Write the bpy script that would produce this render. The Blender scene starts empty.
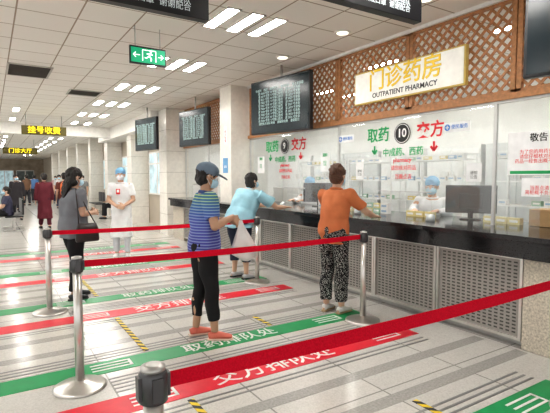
import bpy, bmesh, math, random
from mathutils import Vector as V, Matrix, noise
random.seed(4)
SC=bpy.context.scene
COL=SC.collection
try:
    SC.view_settings.view_transform='Standard'
    SC.view_settings.exposure=0.0
    SC.view_settings.look='Medium High Contrast'
except Exception as e: print(e)
pi=math.pi
# ------------------------------------------------------------ materials
MATS={}
def M(name,col,rough=0.5,metal=0.0,var=0.06,scale=12.0,emit=0,spec=0.5,bump=0.0):
    if name in MATS: return MATS[name]
    m=bpy.data.materials.new(name); m.use_nodes=True
    nt=m.node_tree; b=nt.nodes['Principled BSDF']
    b.inputs['Roughness'].default_value=rough; b.inputs['Metallic'].default_value=metal
    b.inputs['Specular IOR Level'].default_value=spec
    tc=nt.nodes.new('ShaderNodeTexCoord'); n=nt.nodes.new('ShaderNodeTexNoise')
    n.inputs['Scale'].default_value=scale; n.inputs['Detail'].default_value=4
    nt.links.new(tc.outputs['Object'],n.inputs['Vector'])
    r=nt.nodes.new('ShaderNodeValToRGB')
    c=col
    r.color_ramp.elements[0].position=0.3; r.color_ramp.elements[1].position=0.7
    r.color_ramp.elements[0].color=(c[0]*(1-var),c[1]*(1-var),c[2]*(1-var),1)
    r.color_ramp.elements[1].color=(min(1,c[0]*(1+var)),min(1,c[1]*(1+var)),min(1,c[2]*(1+var)),1)
    nt.links.new(n.outputs['Fac'],r.inputs['Fac']); nt.links.new(r.outputs['Color'],b.inputs['Base Color'])
    if emit:
        nt.links.new(r.outputs['Color'],b.inputs['Emission Color']); b.inputs['Emission Strength'].default_value=emit
    if bump:
        bp=nt.nodes.new('ShaderNodeBump'); bp.inputs['Strength'].default_value=bump; bp.inputs['Distance'].default_value=0.01
        nt.links.new(n.outputs['Fac'],bp.inputs['Height']); nt.links.new(bp.outputs['Normal'],b.inputs['Normal'])
    MATS[name]=m; return m
def Mbands(name,stops,period,axis='Z',rough=0.8):
    if name in MATS: return MATS[name]
    m=bpy.data.materials.new(name); m.use_nodes=True; nt=m.node_tree; b=nt.nodes['Principled BSDF']
    b.inputs['Roughness'].default_value=rough
    tc=nt.nodes.new('ShaderNodeTexCoord'); sp=nt.nodes.new('ShaderNodeSeparateXYZ'); nt.links.new(tc.outputs['Object'],sp.inputs[0])
    mu=nt.nodes.new('ShaderNodeMath'); mu.operation='MULTIPLY'; mu.inputs[1].default_value=1/period
    if axis=='XY':
        ad=nt.nodes.new('ShaderNodeMath'); ad.operation='ADD'; nt.links.new(sp.outputs[0],ad.inputs[0]); nt.links.new(sp.outputs[1],ad.inputs[1]); nt.links.new(ad.outputs[0],mu.inputs[0])
    else: nt.links.new(sp.outputs['XYZ'.index(axis)],mu.inputs[0])
    fr=nt.nodes.new('ShaderNodeMath'); fr.operation='FRACT'; nt.links.new(mu.outputs[0],fr.inputs[0])
    r=nt.nodes.new('ShaderNodeValToRGB'); r.color_ramp.interpolation='CONSTANT'
    e=r.color_ramp.elements
    e[0].position=stops[0][0]; e[0].color=(*stops[0][1],1); e[1].position=stops[1][0]; e[1].color=(*stops[1][1],1)
    for p,c in stops[2:]:
        x=e.new(p); x.color=(*c,1)
    nt.links.new(fr.outputs[0],r.inputs[0]); nt.links.new(r.outputs[0],b.inputs['Base Color'])
    MATS[name]=m; return m
def Mtile(name,c1,c2,mort,size,ms,rough,spec=0.5,speck=0.0):
    m=bpy.data.materials.new(name); m.use_nodes=True; nt=m.node_tree; b=nt.nodes['Principled BSDF']
    b.inputs['Roughness'].default_value=rough; b.inputs['Specular IOR Level'].default_value=spec
    tc=nt.nodes.new('ShaderNodeTexCoord'); br=nt.nodes.new('ShaderNodeTexBrick')
    br.offset=0; br.squash=1
    br.inputs['Scale'].default_value=1; br.inputs['Brick Width'].default_value=size; br.inputs['Row Height'].default_value=size
    br.inputs['Mortar Size'].default_value=ms; br.inputs['Mortar Smooth'].default_value=0.1
    br.inputs['Color1'].default_value=(*c1,1); br.inputs['Color2'].default_value=(*c2,1); br.inputs['Mortar'].default_value=(*mort,1)
    nt.links.new(tc.outputs['Object'],br.inputs['Vector'])
    n=nt.nodes.new('ShaderNodeTexNoise'); n.inputs['Scale'].default_value=90; n.inputs['Detail'].default_value=3
    nt.links.new(tc.outputs['Object'],n.inputs['Vector'])
    r=nt.nodes.new('ShaderNodeValToRGB'); r.color_ramp.elements[0].position=0.35; r.color_ramp.elements[1].position=0.6
    k=1-speck; r.color_ramp.elements[0].color=(k,k,k,1); r.color_ramp.elements[1].color=(1,1,1,1)
    nt.links.new(n.outputs['Fac'],r.inputs[0])
    mx=nt.nodes.new('ShaderNodeMix'); mx.data_type='RGBA'; mx.blend_type='MULTIPLY'; mx.inputs[0].default_value=1
    nt.links.new(br.outputs['Color'],mx.inputs[6]); nt.links.new(r.outputs[0],mx.inputs[7]); nt.links.new(mx.outputs[2],b.inputs['Base Color'])
    MATS[name]=m; return m
def Mglass(name,tint=(0.97,0.99,0.98)):
    m=bpy.data.materials.new(name); m.use_nodes=True; nt=m.node_tree; nt.nodes.clear()
    o=nt.nodes.new('ShaderNodeOutputMaterial'); t=nt.nodes.new('ShaderNodeBsdfTransparent'); g=nt.nodes.new('ShaderNodeBsdfGlossy')
    t.inputs[0].default_value=(*tint,1); g.inputs['Roughness'].default_value=0.03
    df=nt.nodes.new('ShaderNodeBsdfDiffuse'); df.inputs[0].default_value=(.9,.93,.92,1)
    hz=nt.nodes.new('ShaderNodeMixShader'); hz.inputs[0].default_value=.14; nt.links.new(t.outputs[0],hz.inputs[1]); nt.links.new(df.outputs[0],hz.inputs[2])  # pale haze put into the pane as a white diffuse share
    f=nt.nodes.new('ShaderNodeLayerWeight'); f.inputs[0].default_value=.5
    p=nt.nodes.new('ShaderNodeMath'); p.operation='POWER'; p.inputs[1].default_value=3.0; nt.links.new(f.outputs['Facing'],p.inputs[0])
    q=nt.nodes.new('ShaderNodeMath'); q.operation='MULTIPLY_ADD'; q.inputs[1].default_value=.6; q.inputs[2].default_value=.07; nt.links.new(p.outputs[0],q.inputs[0])
    mx=nt.nodes.new('ShaderNodeMixShader'); nt.links.new(q.outputs[0],mx.inputs[0])
    nt.links.new(hz.outputs[0],mx.inputs[1]); nt.links.new(g.outputs[0],mx.inputs[2]); nt.links.new(mx.outputs[0],o.inputs[0])
    MATS[name]=m; return m
steel=M('brushed steel',(0.66,0.64,0.61),0.28,0.9)
steeld=M('dull steel',(0.50,0.49,0.47),0.4,0.8)
black=M('black plastic',(0.012,0.012,0.014),0.35)
headm=M('dark grey belt head',(0.10,0.10,0.105),0.35,0.6)
beltred=M('red belt webbing',(0.56,0.008,0.03),0.95,scale=150,var=0.15,spec=.15)
white=M('white paint',(0.82,0.80,0.76),0.6)
paper=M('paper white',(0.85,0.86,0.86),0.7)
wood=M('lattice wood',(0.42,0.20,0.085),0.5,var=0.25,scale=30)
marble=M('black marble',(0.018,0.017,0.018),0.12,var=0.6,scale=120)
beige=M('beige marble',(0.52,0.47,0.39),0.3,var=0.3,scale=60)
platem=M('grey metal plate',(0.34,0.325,0.30),0.45,0.2)
slotm=M('dark slot',(0.075,0.07,0.063),0.6)
red=M('red vinyl',(0.70,0.012,0.035),0.4)
green=M('green vinyl',(0.005,0.30,0.095),0.4)
rtxt=M('red lettering',(0.75,0.02,0.03),0.5); gtxt=M('green lettering',(0.01,0.36,0.11),0.5)
ktxt=M('black lettering',(0.02,0.02,0.02),0.5); wtxt=M('white lettering',(0.9,0.9,0.88),0.5); ftxt=M('worn white lettering',(0.80,0.80,0.78),0.4)
ytxt=M('gold lettering',(0.86,0.60,0.02),0.4,emit=.1); otxt=M('dark gold outline',(0.55,0.33,0.015),0.5)
lit=M('light diffuser',(1.0,0.97,0.92),0.5,emit=45,var=0.0)
skin=M('skin',(0.60,0.38,0.27),0.55,var=0.05); skin2=M('tanned skin',(0.48,0.29,0.19),0.55,var=0.05)
hairk=M('black hair',(0.018,0.015,0.014),0.5,var=0.5,scale=90,bump=0.6); hairb=M('brown hair',(0.11,0.05,0.028),0.5,var=0.5,scale=90,bump=0.6)
maskm=M('blue surgical mask',(0.45,0.66,0.78),0.8); maskw=M('white surgical mask',(0.78,0.84,0.88),0.8)
eyew=M('eye white',(0.8,0.8,0.8),0.3); eyek=M('dark iris',(0.02,0.012,0.01),0.2)
blut=M('blue lettering',(.03,.2,.6),.5)
glass=Mglass('hazed glass')
# ------------------------------------------------------------ helpers
def reg(ob,label=None,cat=None,kind=None,group=None):
    if label: ob['label']=label
    if cat: ob['category']=cat
    if kind: ob['kind']=kind
    if group: ob['group']=group
    return ob
def empty(name,loc,rz=0,**k):
    e=bpy.data.objects.new(name,None); e.empty_display_size=0.1; e.location=loc; e.rotation_euler=(0,0,rz); COL.objects.link(e); reg(e,**k); return e
def box(bm,c,s,mi=0,rot=None):
    vs=[]
    for x in(-.5,.5):
        for y in(-.5,.5):
            for z in(-.5,.5):
                p=V((x*s[0],y*s[1],z*s[2]))
                if rot: p=rot@p
                vs.append(bm.verts.new(p+V(c)))
    for f in((0,1,3,2),(4,6,7,5),(0,4,5,1),(2,3,7,6),(0,2,6,4),(1,5,7,3)):
        q=bm.faces.new([vs[i] for i in f]); q.material_index=mi
def tube(bm,pts,rads,lat=(0,1,0),seg=16,mi=0,smooth=True,power=1.0):
    pts=[V(p) for p in pts]; lat=V(lat); rings=[]
    for i,p in enumerate(pts):
        t=(pts[min(i+1,len(pts)-1)]-pts[max(i-1,0)]).normalized()
        l=lat
        if abs(t.dot(l.normalized()))>0.97: l=V((1,0,0)) if abs(t.x)<0.9 else V((0,0,1))
        n=(l-t*l.dot(t)).normalized(); m=t.cross(n)
        r=rads[i]
        if not hasattr(r,'__len__'): r=(r,r)
        ring=[]
        for k in range(seg):
            a=2*pi*k/seg; c,s=math.cos(a),math.sin(a)
            if power!=1: c=math.copysign(abs(c)**power,c); s=math.copysign(abs(s)**power,s)
            ring.append(bm.verts.new(p+n*r[0]*c+m*r[1]*s))
        rings.append(ring)
    for a,b in zip(rings[:-1],rings[1:]):
        for k in range(seg):
            f=bm.faces.new((a[k],a[(k+1)%seg],b[(k+1)%seg],b[k])); f.material_index=mi; f.smooth=smooth
    f=bm.faces.new(rings[0][::-1]); f.material_index=mi
    f=bm.faces.new(rings[-1]); f.material_index=mi
def ell(bm,c,r,rot=None,mi=0,u=18,v=12):
    mat=Matrix.Translation(V(c))
    if rot: mat=mat@rot.to_4x4()
    mat=mat@Matrix.Diagonal((r[0],r[1],r[2],1))
    g=bmesh.ops.create_uvsphere(bm,u_segments=u,v_segments=v,radius=1,matrix=mat)
    for vv in g['verts']:
        for f in vv.link_faces: f.smooth=True; f.material_index=mi
def beam(bm,p0,p1,w,t,nrm,mi=0):
    p0=V(p0);p1=V(p1);d=(p1-p0).normalized();n=V(nrm).normalized();s=d.cross(n)
    vs=[bm.verts.new(p+s*a*w/2+n*b*t/2) for p in(p0,p1) for a,b in((-1,-1),(1,-1),(1,1),(-1,1))]
    for f in((0,1,2,3),(7,6,5,4),(0,4,5,1),(1,5,6,2),(2,6,7,3),(3,7,4,0)):
        q=bm.faces.new([vs[i] for i in f]); q.material_index=mi
def out(bm,name,mats,parent=None,loc=(0,0,0),bevel=0,label=None,rot=None,recalc=True,**k):
    if recalc: bmesh.ops.recalc_face_normals(bm,faces=bm.faces[:])
    me=bpy.data.meshes.new(name); bm.to_mesh(me); bm.free()
    if not isinstance(mats,(list,tuple)): mats=[mats]
    for m in mats: me.materials.append(m)
    ob=bpy.data.objects.new(name,me); ob.location=loc; COL.objects.link(ob)
    if rot: ob.rotation_euler=rot
    if parent: ob.parent=parent
    if bevel:
        md=ob.modifiers.new('b','BEVEL'); md.width=bevel; md.segments=2; md.limit_method='ANGLE'
    reg(ob,label=label,**k); return ob
def B(name,c,s,mat,parent=None,bevel=0,**k):
    "box object with origin at its centre"
    bm=bmesh.new(); box(bm,(0,0,0),s); return out(bm,name,mat,parent,loc=c,bevel=bevel,**k)
def remesh(bm,vox,smooth=3):
    bmesh.ops.recalc_face_normals(bm,faces=bm.faces[:])
    me=bpy.data.meshes.new('t'); bm.to_mesh(me); bm.free()
    ob=bpy.data.objects.new('t',me); COL.objects.link(ob)
    r=ob.modifiers.new('r','REMESH'); r.mode='VOXEL'; r.voxel_size=vox; r.use_smooth_shade=True
    if smooth:
        s=ob.modifiers.new('s','SMOOTH'); s.iterations=smooth; s.factor=0.5
    dg=bpy.context.evaluated_depsgraph_get(); dg.update()
    m2=bpy.data.meshes.new_from_object(ob.evaluated_get(dg))
    bpy.data.objects.remove(ob); bpy.data.meshes.remove(me)
    return m2
def organic(bm,name,mat,parent,vox,smooth=3,nz=None,label=None,loc=(0,0,0)):
    m=remesh(bm,vox,smooth)
    if nz:
        amp,fx,fz=nz; ns=[v.normal.copy() for v in m.vertices]
        for v,n in zip(m.vertices,ns):
            p=V((v.co.x*fx,v.co.y*fx,v.co.z*fz)); v.co+=n*(noise.noise(p)*amp)
    for p in m.polygons: p.use_smooth=True
    m.name=name; m.materials.clear(); m.materials.append(mat)
    ob=bpy.data.objects.new(name,m); COL.objects.link(ob); ob.location=loc
    if parent: ob.parent=parent
    if label: ob['label']=label
    return ob
def text(s,size,mat,loc,rot,parent=None,name='lettering',ext=0.0015,ax='CENTER',sp=1.0,bold=0):
    c=bpy.data.curves.new('t','FONT'); c.body=s; c.size=size; c.align_x=ax; c.align_y='CENTER'; c.extrude=ext; c.space_line=sp; c.offset=bold
    c.resolution_u=3
    o=bpy.data.objects.new('t',c); COL.objects.link(o)
    dg=bpy.context.evaluated_depsgraph_get(); dg.update()
    me=bpy.data.meshes.new_from_object(o.evaluated_get(dg)); bpy.data.objects.remove(o)
    me.name=name; me.materials.clear(); me.materials.append(mat)
    ob=bpy.data.objects.new(name,me); ob.location=loc; ob.rotation_euler=rot; COL.objects.link(ob)
    if parent: ob.parent=parent
    return ob
RW=(pi/2,0,-pi/2)   # lettering on planes facing -X
RF=(pi/2,0,0)       # lettering facing -Y
# ------------------------------------------------------------ room shell
CZ=3.3
floorm=Mtile('polished floor tile',(0.63,0.61,0.575),(0.59,0.575,0.545),(0.33,0.32,0.30),0.8,0.007,0.17,speck=0.14,spec=.45)
ceilm=Mtile('ceiling tile',(0.86,0.83,0.78),(0.83,0.80,0.75),(0.36,0.29,0.22),0.6,0.009,0.6,speck=0.02)
wallm=M('wall paint',(0.82,0.83,0.81),0.6,scale=3)
def S(name,c,s,mat): return B(name,c,s,mat,kind='structure')
S('floor',(1.5,23,-0.05),(15,53,0.1),floorm)
S('ceiling',(1.5,23,CZ+0.05),(15,53,0.1),ceilm)
S('wall_back',(8.0,5.3,1.65),(0.1,14.2,3.3),wallm)
S('wall_partition',(6.2,12.1,1.65),(3.5,0.1,3.3),wallm)
S('wall_near',(6.25,-1.75,1.65),(3.4,0.1,3.3),wallm)
S('wall_right',(4.55,30.8,1.65),(0.12,37.2,3.3),M('corridor wall',(0.48,0.42,0.34),0.5,scale=2))
S('wall_far',(1.5,49.2,1.65),(15,0.1,3.3),M('far wall',(0.36,0.30,0.23),0.5,scale=1.5,var=.3))
pilm=M('pillar paint',(0.78,0.75,0.69),0.3); gro=M('tile grout',(.40,.37,.32),.6)
for i,(y,x,w) in enumerate(((8.15,4.25,.5),(11.7,4.2,.6),(15.2,4.2,.55),(18.7,4.2,.55),(22.2,4.2,.55),(25.7,4.2,.55),(29.2,4.2,.55),(21.0,.05,.5),(28.0,.15,.5),(33,4.2,.55),(37,4.2,.55),(35,.25,.5))):
    bm=bmesh.new(); box(bm,(0,0,0),(w,w,CZ),0)
    if i:
        for k in range(1,6): box(bm,(0,0,-CZ/2+.55*k),(w+.003,w+.003,.008),1)
    out(bm,'trim_%d'%(i+1),[pilm,gro],loc=(x,y,CZ/2),kind='structure')
S('trim_20',(4.42,9.9,2.31),(0.12,3.0,0.06),wood)
S('trim_21',(4.42,3.2,2.31),(0.1,9.4,0.06),wood)
S('trim_22',(4.42,3.2,3.28),(0.12,9.4,0.04),white)
S('trim_23',(1.5,17.0,3.12),(5.4,0.25,0.36),white)
S('trim_24',(4.1,15.5,3.1),(0.8,6.9,0.4),white)
fr=M('window frame metal',(0.58,0.58,0.57),0.35,0.6)
def pane(bm,y0,y1,z0,z1):
    f=bm.faces.new([bm.verts.new(p) for p in((0,y0,z0),(0,y0,z1),(0,y1,z1),(0,y1,z0))]); f.material_index=1
edges=[-1.6,-0.1,1.25,2.72,5.18,7.88]
n=1
for a,b in list(zip(edges[:-1],edges[1:]))+[(8.42,9.9),(9.9,11.38)]:
    bm=bmesh.new(); h0=1.33; z0=1.0; z1=2.28
    w=b-a
    pane(bm,-w/2+.015,w/2-.015,h0,z1)
    for s in(-1,1):
        y0,y1=sorted((s*(w*.5-.01),s*w*.18)); pane(bm,y0,y1,z0,h0)
    for s in(-1,1): box(bm,(0,s*(w/2-.008),(z0+z1)/2),(0.03,.016,z1-z0),0)
    box(bm,(0,0,z1-.01),(.04,w,.03),0)
    box(bm,(0,0,h0),(.02,w*.36,.015),0)
    out(bm,'window_%d'%n,[fr,glass],loc=(4.42,(a+b)/2,0),kind='structure',recalc=False); n+=1
bl=M('lit glazing',(0.42,0.56,0.60),0.3,emit=.45,var=.4,scale=2.5); dk=M('dark glazing',(0.12,0.15,0.15),0.15,var=.3,scale=2)
for y in(13.4,16.9,20.4,23.9,27.4,31,35):
    bm=bmesh.new(); box(bm,(0,0,0),(.05,2.5,1.3),0); 
    for k in(-1.25,-.42,.42,1.25): box(bm,(-.03,k,0),(.04,.05,1.35),1)
    for k in(-.65,.3,.65): box(bm,(-.03,0,k),(.04,2.55,.05),1)
    out(bm,'window_%d'%n,[bl,white],loc=(4.46,y,1.65),kind='structure'); n+=1
for i,x in enumerate((-.5,1.2,2.9)):
    bm=bmesh.new(); box(bm,(0,0,1.1),(1.4,.06,2.2),0); box(bm,(0,-.03,1.1),(.06,.06,2.2),1); box(bm,(0,-.03,2.2),(1.5,.08,.08),1)
    for s in(-.72,.72): box(bm,(s,-.03,1.1),(.06,.08,2.2),1)
    out(bm,'door_%d'%(i+1),[bl if i==1 else dk,fr],loc=(x,49.1,0),kind='structure')
# ------------------------------------------------------------ lattice panels
def lattice(y0,y1):
    bm=bmesh.new(); W=y1-y0; z0,z1=2.35,3.26; H=z1-z0; st=.118
    segs=[]
    k=-int(W/st)-2
    while k*st<W+H:
        c=k*st
        pa=max(0,-c); pb=min(W,H-c)
        if pb-pa>.02:
            segs.append(((pa,pa+c),(pb,pb+c))); segs.append(((pa,H-pa-c),(pb,H-pb-c)))
        k+=1
    for i,(p,q) in enumerate(segs):
        x=-.008 if i%2 else .008
        beam(bm,(x,p[0]-W/2,p[1]),(x,q[0]-W/2,q[1]),.026,.014,(1,0,0))
    for z in(0,H): beam(bm,(0,-W/2,z),(0,W/2,z),.05,.05,(1,0,0))
    for y in(-W/2+.025,W/2-.025): beam(bm,(0,y,0),(0,y,H),.05,.05,(1,0,0))
    out(bm,'lattice_panel',wood,loc=(4.42,(y0+y1)/2,z0),label='brown wooden diamond lattice panel above the glazed counter',cat='lattice',group='wooden lattice panels')
for a in range(7): lattice(-1.5+a*1.34,-1.5+(a+1)*1.34-.01)
lattice(8.42,9.89); lattice(9.90,11.38)
# ------------------------------------------------------------ counter
B('countertop',(4.42,4.55,0.985),(1.32,12.75,0.05),marble,bevel=.008,label='long glossy black marble countertop running under the glazing',cat='counter')
B('counter_fascia',(3.85,4.55,0.885),(0.08,12.75,0.149),marble,bevel=.004,label='black marble fascia strip beneath the countertop edge',cat='counter')
def cabinet(y,w,kind):
    e=empty('counter_cabinet',(3.90,y,0),label='counter base unit with finely perforated grey metal panel' if kind else 'beige marble counter base pier',cat='counter base',group='counter base units' if kind else None)
    if kind:
        bm=bmesh.new(); box(bm,(.28,0,.44),(.5,w-.004,.74)); box(bm,(.31,0,.035),(.44,w-.004,.07)); out(bm,'body',steeld,e)
        bm=bmesh.new(); box(bm,(.02,0,.44),(.02,w-.02,.72),0)
        cols=14; rows=20
        for i in range(cols):
            for j in range(rows):
                yy=-w/2+.05+(w-.10)*(i+.5)/cols; zz=.11+.66*(j+.5)/rows
                box(bm,(.009,yy,zz),(.004,(w-.10)/cols*.56,.013),1)
        out(bm,'perforated_panel',[platem,slotm],e)
        bm=bmesh.new()
        for s in(-1,1): box(bm,(.0,s*(w/2-.014),.44),(.03,.026,.745)); box(bm,(.0,0,.44+s*.360),(.03,w-.054,.024))
        out(bm,'panel_frame',steel,e)
    else:
        bm=bmesh.new(); box(bm,(.25,0,.405),(.54,w,.81)); out(bm,'body',beige,e,bevel=.01)
cabinet(1.92,.355,0)
for i in range(9): cabinet(2.55+.9*i,.895,1)
cabinet(10.56,.7,0)
for i in range(3): cabinet(1.29-.9*i,.895,1)
# ------------------------------------------------------------ stanchions
def stanchion(x,y,belt=None,lab='steel queue stanchion with domed base'):
    e=empty('queue_stanchion',(x,y,0),label=lab+(' and red belt' if belt else ''),cat='stanchion',group='queue stanchions')
    bm=bmesh.new(); tube(bm,[(0,0,0),(0,0,.012),(0,0,.02),(0,0,.04),(0,0,.055)],[.18,.18,.165,.07,.04],seg=40); out(bm,'base',steel,e)
    bm=bmesh.new(); tube(bm,[(0,0,.05),(0,0,.86)],[.03,.03],seg=24); out(bm,'pole',steel,e)
    bm=bmesh.new(); tube(bm,[(0,0,.835),(0,0,.84),(0,0,.925),(0,0,.935)],[.034,.042,.042,.034],seg=24)
    for a in range(4):
        an=a*pi/2; box(bm,(.042*math.cos(an),.042*math.sin(an),.885),(.012 if a%2==0 else .03,.03 if a%2==0 else .012,.07))
    out(bm,'belt_head',headm,e)
    bm=bmesh.new(); tube(bm,[(0,0,.93),(0,0,.945),(0,0,.95)],[.036,.036,.02],seg=24); out(bm,'cap',steeld,e)
    if belt:
        dx,dy=belt; L=dx-.08; bm=bmesh.new(); N=30; fr_=[];bk=[]
        for i in range(N+1):
            t=i/N; xx=.04+L*t; yy=dy*t; sag=-.016*4*t*(1-t)
            tw=.012*math.sin(t*pi)
            fr_.append([bm.verts.new((xx,yy+dd*tw-.001,.892+sag+dd*.024)) for dd in(-1,1)])
            bk.append([bm.verts.new((xx,yy+dd*tw+.001,.892+sag+dd*.024)) for dd in(-1,1)])
        for i in range(N):
            a,b,c,d=fr_[i],fr_[i+1],bk[i],bk[i+1]
            bm.faces.new((a[0],b[0],b[1],a[1])); bm.faces.new((c[1],d[1],d[0],c[0])); bm.faces.new((a[1],b[1],d[1],c[1])); bm.faces.new((c[0],d[0],b[0],a[0]))
        out(bm,'belt',beltred,e)
stanchion(.39,1.29,(2.78,.02)); stanchion(3.17,1.31)
stanchion(.50,3.40,(2.77,.03)); stanchion(3.27,3.43)
stanchion(.52,5.52,(2.69,.02)); stanchion(3.21,5.54)
# ------------------------------------------------------------ floor markings
haz=Mbands('hazard stripes',[(0,(0.75,0.55,0.02)),(.5,(0.02,0.02,0.02))],.10,'XY',.5)
greyl=M('grey floor line',(0.20,0.20,0.195),0.3)
greyb=M('grey floor band',(0.38,0.37,0.35),0.2,var=.15,scale=60)
def strip(y,mat,txt,col,x0,x1=3.45,w=.24,ts=.21,tx=.15,bars=(-.98,1.22)):
    e=empty('floor_sticker',(1.75,y,0.0),label='%s queue strip with white lettering on the tiles'%col,cat='floor marking')
    bm=bmesh.new(); box(bm,((x0+x1)/2-1.75,0,.0015),(x1-x0,w,.003)); out(bm,'strip',mat,e)
    text(txt,ts,ftxt,(tx,0,.004),(0,0,0),e,ext=.0006,bold=.002)
    for xc in bars:
        bm=bmesh.new()
        for k in(-.055,0,.055): box(bm,(xc,k,.0045),(.30,.018,.002))
        box(bm,(xc+.15,0,.0045),(.022,.13,.002))
        out(bm,'white_bars',ftxt,e)
for r in(1.29,3.40,5.52,7.65,9.8):
    strip(r+.26,green,'取药排队处','green',-1.2,ts=.19,tx=.1); strip(r-.43,red,'交方排队处','red',.25 if r<4 else -1.2,w=.25,ts=.225,tx=.15,bars=(-.85,1.36))
    for s,xa,xb in((-.22,.7,3.1),(-.16,.7,3.1),(-.10,.7,3.1),(-.04,.7,3.1),(.02,.7,3.1),(.45,-1.2,3.4),(.51,-1.2,3.4),(.57,-1.2,3.4),(-.64,-.5,3.4),(-.70,-.5,3.4)):
        B('floor_line',((xa+xb)/2,r+s,.001),(xb-xa,.020,.002),greyl,label='thin dark grey line on the floor beside the queue strips',cat='floor marking',group='grey floor lines')
    for s in(.78,1.18):
        B('floor_band',(1.35,r+s,.0006),(5.0,.11,.0012),greyb,label='grey polished band set in the pale floor tiles',cat='floor marking',group='grey floor bands')
for x,ya,yb in((1.10,2.40,2.80),(1.10,3.82,4.90),(2.37,1.75,1.98),(2.37,3.82,4.15),(1.10,5.95,7.0),(1.1,3.15,3.50)):
    B('hazard_tape',(x,(ya+yb)/2,.003),(.045,yb-ya,.003),haz,label='yellow and black striped hazard tape on the floor',cat='floor tape',group='hazard tapes')
# ------------------------------------------------------------ ceiling fittings
def clight(x,y):
    e=empty('ceiling_light',(x,y,CZ),label='recessed rectangular fluorescent ceiling light',cat='ceiling light',group='fluorescent ceiling lights')
    bm=bmesh.new()
    for s in(-1,1): box(bm,(s*.075,0,-.006),(.02,.70,.012)); box(bm,(0,s*.34,-.006),(.17,.02,.012))
    out(bm,'frame',white,e); bm=bmesh.new(); box(bm,(0,0,-.004),(.13,.66,.006)); out(bm,'diffuser',lit,e)
for i in range(-1,17):
    y=4.7+2.25*i
    if i==-1: y=2.3
    for x in(2.26,2.56,2.86) if i<5 else (2.4,2.8): clight(x,y)
for i in range(-1,6):
    for x in(-1.2,-1.8): clight(x,4.7+2.25*i)  # unseen rows added over the left half to light the hall
for y in(13.7,15.95,18.2,20.45,22.7,24.95,27.2,30):
    clight(.65,y)
for y in(.8,3,5.2,7.4,9.9):
    for x in(5.3,6.0,6.7): clight(x,y)  # lights added inside the pharmacy to brighten it behind the glass
def downlight(x,y):
    e=empty('downlight',(x,y,CZ),label='small round recessed downlight near the lattice',cat='ceiling light',group='downlights')
    bm=bmesh.new(); tube(bm,[(0,0,0),(0,0,-.012)],[.1,.1],seg=28); out(bm,'ring',white,e)
    bm=bmesh.new(); tube(bm,[(0,0,-.010),(0,0,-.016)],[.075,.07],seg=28); out(bm,'lens',M('warm lens',(1,.93,.75),.4,emit=2.0),e)
for y in(3.1,4.35,5.7): downlight(3.75,y)
ventm=M('dark grille',(0.08,0.07,0.06),0.6)
def vent(x,y,sx,sy):
    e=empty('air_vent',(x,y,CZ),label='dark louvred ceiling air vent',cat='air vent')
    bm=bmesh.new()
    for s in(-1,1): box(bm,(s*sx/2,0,-.008),(.03,sy+.03,.016)); box(bm,(0,s*sy/2,-.008),(sx,.03,.016))
    out(bm,'frame',M('vent frame',(.5,.48,.44),.5),e)
    bm=bmesh.new(); box(bm,(0,0,-.002),(sx,sy,.003))
    n=int(sy/.05)
    for k in range(n): box(bm,(0,-sy/2+.05*(k+.5),-.008),(sx-.02,.02,.008))
    out(bm,'grille',ventm,e)
vent(.62,8.7,.62,.9); vent(1.75,10.3,.6,.6)
# exit sign
e=empty('exit_sign',(1.66,5.47,2.96),0,label='green illuminated running-man exit sign hanging from the ceiling',cat='exit sign')
gsig=M('exit green',(0.0,0.36,0.17),0.4,emit=.35); 
bm=bmesh.new(); box(bm,(0,0,0),(.44,.03,.21)); out(bm,'casing',black,e,bevel=.004)
bm=bmesh.new(); box(bm,(0,-.017,0),(.41,.004,.17)); out(bm,'face',gsig,e)
wem=M('exit white',(0.9,1,0.95),0.4,emit=.6)
bm=bmesh.new()
ell(bm,(.03,-.021,.055),(.014,.003,.014)); n0=(0,1,0)
for p,q in(((.03,.04),(.01,-.0)),((.02,.03),(.05,.015)),((.02,.03),(-.02,.02)),((.01,0),(.035,-.03)),((.035,-.03),(.03,-.06)),((.01,0),(-.02,-.025)),((-.02,-.025),(-.045,-.025))):
    beam(bm,(p[0],-.021,p[1]),(q[0],-.021,q[1]),.014,.003,n0)
for p,q in(((-.07,.065),(-.07,-.065)),((.09,.065),(.09,-.065)),((-.07,.065),(.09,.065)),((-.18,0),(-.1,0)),((-.18,0),(-.15,.03)),((-.18,0),(-.15,-.03)),((.18,0),(.12,0)),((.18,0),(.15,.03)),((.18,0),(.15,-.03))):
    beam(bm,(p[0],-.021,p[1]),(q[0],-.021,q[1]),.010,.003,n0)
out(bm,'running_man_symbol',wem,e)
for s in(-.15,.15):
    bm=bmesh.new(); tube(bm,[(s,0,.1),(s,0,.34)],[.006,.006],seg=8); out(bm,'hanger',steeld,e)
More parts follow.
